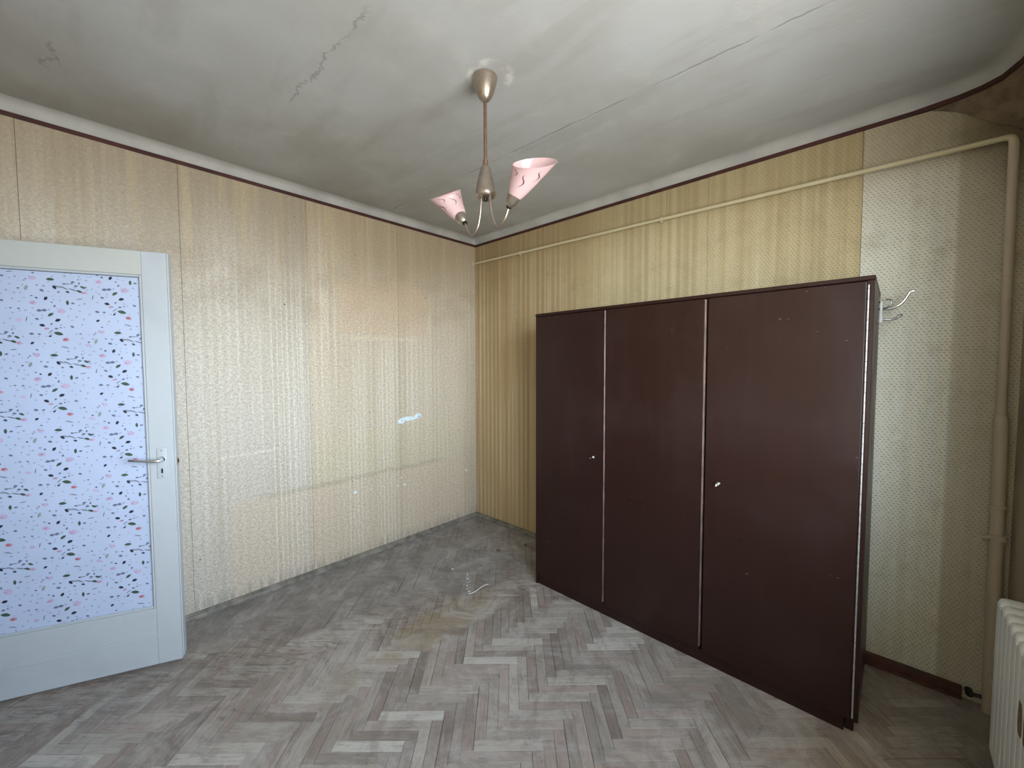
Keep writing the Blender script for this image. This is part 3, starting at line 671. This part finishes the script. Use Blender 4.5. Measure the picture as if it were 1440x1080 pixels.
# right-hand frame strip and piano hinge
wbox('frame_strip', (xh+0.009, WY-0.001, 0.055), (WX1-0.0225, WY+0.018, zt), MAT['ward'])
bm = bmesh.new(); hx = xh+0.003; z = 0.075; zz = []
while z < zt-0.015:
    z2 = min(z+0.0385, zt-0.012); tube(bm, [(hx, WY-0.002, z), (hx, WY-0.002, z2-0.0015)], 0.0028, 8); z = z2+0.0005
wpart('piano_hinge', bm, MAT['steelw'], d3, smooth=True, label='long bright steel piano hinge')
def keyed(door_, x, z, tilt):
    bm = bmesh.new(); lathe(bm, [(0.008, 0.0), (0.008, 0.0022), (0.006, 0.0032), (0.0, 0.0034)], (x, WY-0.001, z), (0, -1, 0), 18)
    k = wpart('escutcheon', bm, MAT['chrome'], door_, smooth=True)
    bm = bmesh.new(); tube(bm, [(x, WY-0.002, z), (x, WY-0.024, z)], 0.0022, 8)
    c = Vector((x, WY-0.032, z)); ring = [c + Vector((0.0075*math.sin(a)*math.sin(tilt), 0.0085*math.cos(a), 0.0105*math.sin(a)*math.cos(tilt))) for a in [2*PI*i/16 for i in range(17)]]
    tube(bm, ring, 0.0019, 6, cap=False); wpart('key', bm, MAT['chrome'], door_, smooth=True, label='small steel key in the lock')
keyed(d1, 1.660, 0.926, 1.2); keyed(d3, 2.342, 0.907, 0.5)
# chipped spots along the edges
bm = bmesh.new(); rs = random.Random(4)
for x, z, s in ((2.66, 1.765, 0.0035), (2.72, 1.772, 0.002), (2.57, 1.66, 0.004), (2.60, 1.658, 0.003), (2.70, 1.60, 0.003), (2.79, 1.56, 0.003), (2.272, 0.80, 0.006), (2.79, 0.62, 0.004), (2.77, 0.62, 0.003), (2.47, 0.52, 0.005), (2.835, 1.11, 0.004)):
    m = 6; cv = [bm.verts.new((x + s*1.6*math.cos(2*PI*i/m)*rs.uniform(.6, 1.2), WY-0.00125, z + s*0.5*math.sin(2*PI*i/m)*rs.uniform(.6, 1.2))) for i in range(m)]; bm.faces.new(cv)
for v_ in [0]: pass
wpart('paint_chip', bm, MAT['edge'], kind='stuff')
# double coat hook screwed to the side by the wall
hk = empty('coat_hook', label='chromed double coat hook on the right side panel'); hk.parent = wd
hy = -0.085
def hpart(name, bm, mat=None, **k): return wpart(name, bm, mat or MAT['chrome'], hk, True, **k)
bm = bmesh.new(); box(bm, (WX1, hy-0.011, 1.655), (WX1+0.012, hy+0.011, 1.755), 0.004, 3); hpart('hook_plate', bm, MAT['whitepaint'])
bm = bmesh.new(); tube(bm, bez((WX1+0.004, hy, 1.722), (2.905, hy, 1.712), (2.945, hy-0.004, 1.722), (2.962, hy-0.006, 1.784), 12)+[Vector((2.972, hy-0.006, 1.788)), Vector((2.983, hy-0.006, 1.787))], [0.0072]*9+[0.0066, 0.006, 0.006, 0.0064, 0.007, 0.004], 10); hpart('hook_arm', bm)
bm = bmesh.new(); tube(bm, bez((WX1+0.004, hy, 1.674), (2.90, hy, 1.664), (2.925, hy-0.003, 1.668), (2.938, hy-0.005, 1.686), 8)+[Vector((2.944, hy-0.005, 1.686))], [0.006]*9+[0.0075], 10); hpart('hook_arm', bm)
bm = bmesh.new(); tube(bm, bez((WX1+0.004, hy, 1.720), (2.92, hy-0.02, 1.715), (2.915, hy-0.02, 1.765), (2.888, hy-0.01, 1.758), 10), 0.0042, 8); hpart('hook_loop', bm)
bm = bmesh.new(); hpart('screw', bm, MAT['black']) if lathe(bm, [(0.0001, 0.005), (0.004, 0.004), (0.005, 0.0)], (WX1, hy-0.05, 1.745), (1, 0, 0), 10) is None else 0; bm = bmesh.new(); lathe(bm, [(0.0001, 0.005), (0.004, 0.004), (0.005, 0.0)], (WX1, hy-0.045, 1.715), (1, 0, 0), 10); hpart('screw', bm, MAT['black'])

# ------------------------------------------------------------------ ceiling lamp
LO = Vector((1.657, -1.423, H)); eR = cR.copy(); eT = Vector((math.sin(YAW), -math.cos(YAW), 0))   # eT: level, towards the room's near right
lamp = empty('ceiling_lamp', LO, label='two-armed champagne metal ceiling lamp with pink glass shades hanging from the ceiling', category='lamp')
def lpart(name, bm, mat, parent=lamp, smooth=True, **k): return newobj(name, bm, mat, parent, smooth, **k)
bm = bmesh.new(); lathe(bm, [(0.040, 0.0), (0.050, -0.003), (0.0505, -0.010), (0.048, -0.020), (0.044, -0.040), (0.036, -0.065), (0.026, -0.085), (0.016, -0.096), (0.010, -0.100), (0.006, -0.102)], (0, 0, 0), n=40); lpart('ceiling_cup', bm, MAT['nickel'])
bm = bmesh.new(); tube(bm, [(0, 0, -0.09), (0, 0, -0.352)], 0.0068, 16); tube(bm, [(0, 0, -0.338), (0, 0, -0.362)], 0.011, 16); lpart('rod', bm, MAT['copper'])
bm = bmesh.new(); lathe(bm, [(0.004, -0.350), (0.012, -0.354), (0.020, -0.370), (0.028, -0.400), (0.036, -0.435), (0.041, -0.462), (0.0435, -0.466), (0.044, -0.476), (0.042, -0.482), (0.036, -0.488), (0.020, -0.489), (0.0001, -0.487)], (0, 0, 0), n=40); lpart('hub', bm, MAT['nickel'])
bm = bmesh.new(); tube(bm, [(0, 0, -0.484), (0, 0, -0.502)], 0.009, 14); lpart('lower_nut', bm, MAT['black'])
def local(r, t, z, sgn): return eR*r*sgn + eT*t*sgn + Vector((0, 0, z-H))
for sgn in (1, -1):
    Lc = lambda r, t, z: local(r, t, z, sgn)
    bm = bmesh.new()
    pts = bez(Lc(0.018, 0.012, 2.175), Lc(0.022, 0.016, 2.10), Lc(0.034, 0.030, 2.028), Lc(0.060, 0.055, 2.034), 10)[:-1] + bez(Lc(0.060, 0.055, 2.034), Lc(0.080, 0.075, 2.040), Lc(0.086, 0.082, 2.060), Lc(0.097, 0.090, 2.092), 8)
    tube(bm, pts, 0.0052, 12); lpart('arm', bm, MAT['nickel'])
    ax0 = (Lc(0.125, 0.118, 2.135) - Lc(0.097, 0.090, 2.092)).normalized(); s0 = Lc(0.095, 0.088, 2.090)
    sh = None
    bm = bmesh.new(); lathe(bm, [(0.0001, -0.001), (0.010, 0.0), (0.0115, 0.005), (0.011, 0.010)], s0, ax0, 20); lpart('bulb_holder', bm, MAT['black'])
    bm = bmesh.new(); lathe(bm, [(0.010, 0.008), (0.016, 0.012), (0.022, 0.022), (0.0255, 0.036), (0.0275, 0.050), (0.0285, 0.060), (0.026, 0.060)], s0, ax0, 28); lpart('socket_cup', bm, MAT['nickel'])
    # shade: lofted from the cup to an obliquely cut rim
    b0 = s0 + ax0*0.048; ctr = Lc(0.196, 0.178, 2.222)
    N1 = (eR*(-0.06) + eT*0.62 + Vector((0, 0, 0.78))).normalized()
    if sgn < 0: ctr = Lc(0.190, 0.125, 2.232); N1 = (eR*(-0.30) + eT*0.40 + Vector((0, 0, 0.86))).normalized()
    RM = 0.081 if sgn > 0 else 0.071
    X1 = (eR*sgn - N1*N1.dot(eR*sgn)).normalized(); X1 = (X1*1.0 + Vector((0, 0, 0.02))).normalized(); Y1v = N1.cross(X1)
    X0v = (eR*sgn - ax0*ax0.dot(eR*sgn)).normalized(); Y0v = ax0.cross(X0v)
    bm = bmesh.new(); n = 48; rings = []; NS = 14
    outer = []
    for side, th_ in ((0, 0.0), (1, -0.0022)):
        rr_ = []
        for i in range(NS+1):
            t = i/NS; c = b0.lerp(ctr, t) + (ax0*0.020*math.sin(PI*t)); Xa = X0v.lerp(X1, t); Ya = Y0v.lerp(Y1v, t)
            rad = (0.0265 + (RM-0.0265)*(t**0.85)) + 0.004*math.sin(PI*t) + th_; radx = rad*(1+0.04*t)
            rr_.append([bm.verts.new(c + Xa*radx*math.cos(2*PI*k/n) + Ya*rad*0.93*math.sin(2*PI*k/n)) for k in range(n)])
        for i in range(NS):
            for k in range(n):
                q = [rr_[i][k], rr_[i][(k+1) % n], rr_[i+1][(k+1) % n], rr_[i+1][k]]; bm.faces.new(q if side == 0 else q[::-1])
        outer.append(rr_)
    for k in range(n): bm.faces.new([outer[0][NS][k], outer[0][NS][(k+1) % n], outer[1][NS][(k+1) % n], outer[1][NS][k]])
    surf = [[v_.co.copy() for v_ in r_] for r_ in outer[0]]
    cen = [b0.lerp(ctr, i/NS) + ax0*0.020*math.sin(PI*i/NS) for i in range(NS+1)]
    sh = lpart('shade', bm, MAT['shade'], label='pink glass shade with dark wavy strokes, ' + ('opening towards the camera' if sgn > 0 else 'pointing away to the left'))
    # dark S-shaped strokes on the outside
    bm = bmesh.new()
    def at(t, a):
        f = t*NS; i = min(int(f), NS-1); g = (a/(2*PI)*n) % n; k = int(g); fr = g-k
        p = surf[i][k].lerp(surf[i][(k+1) % n], fr).lerp(surf[i+1][k].lerp(surf[i+1][(k+1) % n], fr), f-i); c = cen[i].lerp(cen[i+1], f-i)
        return p, (p-c).normalized()
    for m in range(9):
        a0 = m*2*PI/9 + 0.35; t0 = 0.42 if m % 2 else 0.22; t1 = t0+0.36
        le, ri = [], []
        for i in range(13):
            s = i/12; a = a0 + 0.16*math.sin(2*PI*(s-0.1)) * (1.1-0.4*s); p, nn = at(t0+(t1-t0)*s, a); q, _ = at(t0+(t1-t0)*s, a+0.05); side = (q-p).normalized()
            wdt = 0.0004 + 0.0017*math.sin(PI*s)**1.2
            le.append(bm.verts.new(p + nn*0.0012 + side*wdt)); ri.append(bm.verts.new(p + nn*0.0012 - side*wdt))
        for i in range(12): bm.faces.new([le[i], le[i+1], ri[i+1], ri[i]])
    newobj('painted_stroke', bm, MAT['brush'], sh, kind='stuff')

# ------------------------------------------------------------------ heating pipe
hp = empty('heating_pipe', (3.246, -0.04, 0), label='cream painted heating pipe running along the back wall and down the right corner', category='pipe')
def ppart(name, bm, mat, **k):
    bmesh.ops.translate(bm, verts=bm.verts, vec=-Vector((3.246, -0.04, 0))); return newobj(name, bm, mat, hp, True, **k)
bm = bmesh.new(); tube(bm, [(0.0, -0.030, 2.424), (1.8, -0.030, 2.398), (3.215, -0.040, 2.372)] + bez((3.215, -0.040, 2.372), (3.238, -0.04, 2.372), (3.245, -0.04, 2.368), (3.245, -0.04, 2.330), 6)[1:], [0.0095, 0.0098, 0.0115, 0.012, 0.0125, 0.013, 0.0135, 0.014, 0.015], 14)
ppart('horizontal_run', bm, MAT['pipe'])
bm = bmesh.new(); tube(bm, [(3.245, -0.04, 2.34), (3.249, -0.04, 1.26)], 0.0150, 16); ppart('riser', bm, MAT['pipe2'])
bm = bmesh.new(); tube(bm, [(3.249, -0.04, 1.262), (3.249, -0.04, 1.255), (3.251, -0.04, 1.24), (3.260, -0.04, 0.0)], [0.014, 0.0185, 0.0215, 0.0215], 16); ppart('lower_riser', bm, MAT['pipe2'])
bm = bmesh.new(); lathe(bm, [(0.020, -0.007), (0.0255, -0.005), (0.0265, 0.0), (0.0255, 0.005), (0.020, 0.007)], (3.255, -0.04, 0.879), n=20); ppart('pipe_ring', bm, MAT['pipe2'])
bm = bmesh.new(); lathe(bm, [(0.020, -0.014), (0.0275, -0.012), (0.0275, 0.012), (0.020, 0.014)], (3.257, -0.04, 0.752), n=20)
tube(bm, [(3.245, -0.05, 0.752), (3.222, -0.052, 0.745)], [0.010, 0.0085], 10); tube(bm, [(3.226, -0.052, 0.746), (3.214, -0.052, 0.743)], [0.0125, 0.0105], 10)
tube(bm, [(3.257, -0.03, 0.752), (3.257, -0.0005, 0.752)], 0.008, 8); ppart('clamp', bm, MAT['pipe2'])
for x in (0.60, 1.815):
    bm = bmesh.new(); z = 2.424-0.0145*x; lathe(bm, [(0.009, -0.006), (0.0135, -0.005), (0.0135, 0.005), (0.009, 0.006)], (x, -0.030, z), (1, 0, 0), 14)
    tube(bm, [(x, -0.022, z), (x, -0.0005, z)], 0.004, 8); box(bm, (x-0.005, -0.034, z-0.022), (x+0.005, -0.027, z-0.010), 0.001); ppart('clamp', bm, MAT['pipe'])
bm = bmesh.new(); lathe(bm, [(0.010, 0.0), (0.018, 0.001), (0.018, 0.006), (0.010, 0.008)], (0.0, -0.030, 2.424), (1, 0, 0), 16); ppart('wall_rosette', bm, MAT['pipe'])
# lower branch near the floor, dark with dirt
bm = bmesh.new(); tube(bm, [(3.205, -0.0005, 0.045), (3.205, -0.035, 0.045)], 0.013, 12); tube(bm, [(3.205, -0.030, 0.045), (3.235, -0.036, 0.052), (3.262, -0.04, 0.055)], 0.008, 10); ppart('floor_branch', bm, MAT['black'])

# ------------------------------------------------------------------ radiator
RXF, RXB = 3.200, 3.345
rad = empty('radiator', (RXF, -0.515, 0), label='white enamelled column radiator below the window, beside the corner pipe', category='radiator')
ro = Vector((RXF, -0.515, 0))
PIT = 0.0575; NSEC = 24
def section():
    bm = bmesh.new(); hw = PIT/2-0.0022
    # plan outline extruded: closed front and back columns plus rounded hubs
    def ubox(x0, x1, z0, z1, w, bv, seg=3): box(bm, (x0, -w, z0), (x1, w, z1), bv, seg)
    ubox(0.0, 0.034, 0.150, 0.668, PIT/2-0.0006, 0.003)
    ubox(0.064, 0.094, 0.150, 0.668, PIT/2-0.0006, 0.003)
    ubox(0.0, 0.094, 0.636, 0.690, hw, 0.018, 5)
    ubox(0.005, 0.089, 0.128, 0.190, hw, 0.018, 4)
    tube(bm, [(0.049, -PIT/2+0.0002, 0.660), (0.049, PIT/2-0.0002, 0.660)], 0.017, 14); tube(bm, [(0.049, -PIT/2+0.0002, 0.160), (0.049, PIT/2-0.0002, 0.160)], 0.017, 14)
    return bm
first = None
for i in range(NSEC):
    if first is None: first = newobj('radiator_section', section(), MAT['rad'], rad, True); o = first
    else: o = first.copy(); COL.objects.link(o); o.parent = rad
    o.location = (0, -PIT*(i+0.5), 0)
for y in (-PIT*0.5, -PIT*(NSEC-0.5)):
    bm = bmesh.new(); box(bm, (0.012, y-0.020, 0.0), (0.040, y+0.020, 0.155), 0.006, 2); box(bm, (0.062, y-0.020, 0.0), (0.088, y+0.020, 0.155), 0.006, 2); newobj('foot', bm, MAT['rad'], rad, True)
# chipped, rusty patches on the front, worn through the enamel
bm = bmesh.new(); rr = random.Random(2)
for (yc, zc, hy_, hz_) in ((-0.375, 0.500, 0.024, 0.050), (-0.425, 0.505, 0.014, 0.045)):
    m = 14; bm.faces.new([bm.verts.new((-0.0006, yc+hy_*math.copysign(abs(math.cos(a))**0.5, math.cos(a))*rr.uniform(.9, 1.05), zc+hz_*math.copysign(abs(math.sin(a))**0.6, math.sin(a))*rr.uniform(.92, 1.05))) for a in [2*PI*i/m for i in range(m)]])
newobj('rust_patch', bm, MAT['rust'], rad, kind='stuff')
bm = bmesh.new(); tube(bm, bez((0.049, 0.0, 0.17), (0.049, 0.06, 0.17), (0.055, 0.10, 0.17), (0.058, 0.30, 0.17), 10)+[Vector((0.058, 0.452, 0.17))], 0.010, 10); newobj('feed_pipe', bm, MAT['pipe2'], rad, True)

# ------------------------------------------------------------------ window in the opening of the right wall
win = empty('window_1', (3.36, 0, 0), **KS)
def wn(name, boxes, mat, bev=0.003, parent=win):
    bm = bmesh.new()
    for a, b in boxes: box(bm, a, b, bev)
    bmesh.ops.translate(bm, verts=bm.verts, vec=(-3.36, 0, 0)); return newobj(name, bm, mat, parent)
fx0, fx1 = 3.36, 3.41
wn('window_frame', [((fx0, Y0, Z0), (fx1, Y0+0.05, Z1)), ((fx0, Y1-0.05, Z0), (fx1, Y1, Z1)), ((fx0, Y0+0.05, Z0), (fx1, Y1-0.05, Z0+0.05)), ((fx0, Y0+0.05, Z1-0.05), (fx1, Y1-0.05, Z1))], MAT['whitepaint'])
mid_ = (Y0+Y1)/2
for a, b in ((Y0+0.051, mid_-0.001), (mid_+0.001, Y1-0.051)):
    s_ = wn('sash', [((3.345, a, Z0+0.051), (3.385, a+0.045, Z1-0.051)), ((3.345, b-0.045, Z0+0.051), (3.385, b, Z1-0.051)), ((3.345, a+0.045, Z0+0.051), (3.385, b-0.045, Z0+0.096)), ((3.345, a+0.045, Z1-0.096), (3.385, b-0.045, Z1-0.051))], MAT['whitepaint'])
    wn('pane', [((3.363, a+0.04, Z0+0.09), (3.367, b-0.04, Z1-0.09))], MAT['glass'], 0, s_)
wn('window_sill', [((3.30, Y0, Z0), (3.36, Y1, Z0+0.02))], MAT['whitepaint'], 0.004)
wn('window_handle', [((3.33, mid_-0.01, 1.45), (3.345, mid_+0.01, 1.55)), ((3.315, mid_-0.008, 1.40), (3.33, mid_+0.008, 1.50))], MAT['nickel'], 0.003)

# ------------------------------------------------------------------ small marks that have thickness: filler, torn plaster, floor litter
def lump(bm, c, sx, sy, sz, rnd, n=10, m=6):
    c = Vector(c); rows = []
    for i in range(m+1):
        ph = PI*i/m; rows.append([bm.verts.new(c + Vector((sx*math.cos(ph), sy*math.sin(ph)*math.cos(2*PI*k/n), sz*math.sin(ph)*math.sin(2*PI*k/n)))*rnd.uniform(0.75, 1.2)) for k in range(n)])
    for i in range(m):
        for k in range(n): bm.faces.new([rows[i][k], rows[i][(k+1) % n], rows[i+1][(k+1) % n], rows[i+1][k]])
    bmesh.ops.remove_doubles(bm, verts=bm.verts, dist=1e-5)
rn = random.Random(9)
bm = bmesh.new(); lump(bm, (0.0, -0.825, 1.012), 0.006, 0.030, 0.026, rn, 12, 8); lump(bm, (0.0, -0.665, 1.040), 0.006, 0.034, 0.022, rn, 12, 8); lump(bm, (0.0, -0.75, 1.026), 0.0016, 0.075, 0.016, rn)
newobj('plaster_patch', bm, MAT['plaster'], wl, True, label='two white dabs of filler over an old wall box')
bm = bmesh.new(); lathe(bm, [(0.0001, 0.010), (0.004, 0.009), (0.005, 0.0)], (0, -0.662, 1.036), (1, 0, 0), 10); lathe(bm, [(0.0001, 0.0095), (0.003, 0.008), (0.004, 0.0)], (0, -0.822, 1.016), (1, 0, 0), 10); newobj('cable_end', bm, MAT['black'], wl)
chips = [(0, -1.225, 0.512, 0.016, 0.009), (0, -1.10, 0.508, 0.012, 0.003), (0, -1.00, 0.512, 0.010, 0.003), (0, -0.865, 0.482, 0.010, 0.006), (0, -0.800, 0.480, 0.013, 0.008), (0, -0.83, 0.545, 0.012, 0.004), (0, -0.135, 0.470, 0.016, 0.010)]
bm = bmesh.new()
for _, y, z, a, b in chips: lump(bm, (0.0, y, z), 0.0022, a, b, rn, 8, 6)
newobj('plaster_chip', bm, MAT['plaster'], wl, kind='stuff')
bm = bmesh.new(); lathe(bm, [(0.0001, 0.008), (0.003, 0.007), (0.004, 0.0)], (0, -1.676, 1.869), (1, 0, 0), 8); newobj('nail', bm, MAT['black'], wl)
bm = bmesh.new(); lump(bm, (0.492, 0.0, 1.945), 0.03, 0.002, 0.016, rn, 8, 6); lump(bm, (0.52, 0.0, 1.90), 0.012, 0.002, 0.02, rn, 8, 6); newobj('plaster_chip', bm, MAT['bare'], wb, kind='stuff')

def crumb(c, s, mat, label):
    bm = bmesh.new(); lump(bm, (0, 0, s*0.45), s, s*0.8, s*0.5, rn, 8, 5); return newobj('plaster_crumb', bm, mat, loc=Vector((c[0], c[1], 0.0005)), label=label, category='debris')
crumb((0.700, -0.405, 0), 0.016, MAT['debris'], 'reddish-brown plaster crumb on the parquet left of the wardrobe, nearer one')
crumb((0.790, -0.185, 0), 0.014, MAT['debris'], 'brown plaster crumb in the shade between wardrobe and back wall corner')
crumb((0.660, -0.830, 0), 0.009, MAT['scrap'], 'tiny white crumb just left of the scattered white scraps')
bm = bmesh.new(); cA, cB = Vector((0.770, -0.785)), Vector((0.985, -0.955))
for i in range(34):
    t = rn.random()**0.9; p = cA.lerp(cB, t) + Vector((rn.gauss(0, 0.008), rn.gauss(0, 0.008))); s = rn.uniform(0.003, 0.008); a = rn.uniform(0, PI)
    d = Vector((math.cos(a), math.sin(a))); e2 = Vector((-d.y, d.x))*rn.uniform(0.2, 0.5)
    q = [p+d*s, p+e2*s, p-d*s, p-e2*s]; h = [rn.uniform(0.001, 0.006) for _ in range(4)]
    top = [bm.verts.new((q[k].x, q[k].y, h[k]+0.0012)) for k in range(4)]; bot = [bm.verts.new((q[k].x, q[k].y, h[k])) for k in range(4)]
    bm.faces.new(top); bm.faces.new(bot[::-1])
    for k in range(4): bm.faces.new([bot[k], bot[(k+1) % 4], top[(k+1) % 4], top[k]])
bmesh.ops.translate(bm, verts=bm.verts, vec=(-0.88, 0.87, 0))
newobj('white_scraps', bm, MAT['scrap'], loc=(0.88, -0.87, 0.0), kind='stuff', label='scattered white paint scraps on the parquet in the middle of the room', category='debris')
bm = bmesh.new(); tube(bm, bez((0, 0, 0.003), (0.03, 0.06, 0.006), (-0.02, 0.10, 0.003), (0.008, 0.165, 0.004), 12), 0.0022, 8)
newobj('white_string', bm, MAT['scrap'], loc=(0.985, -0.955, 0.0), smooth=True, label='short piece of white string on the floor beside the scattered scraps', category='string')
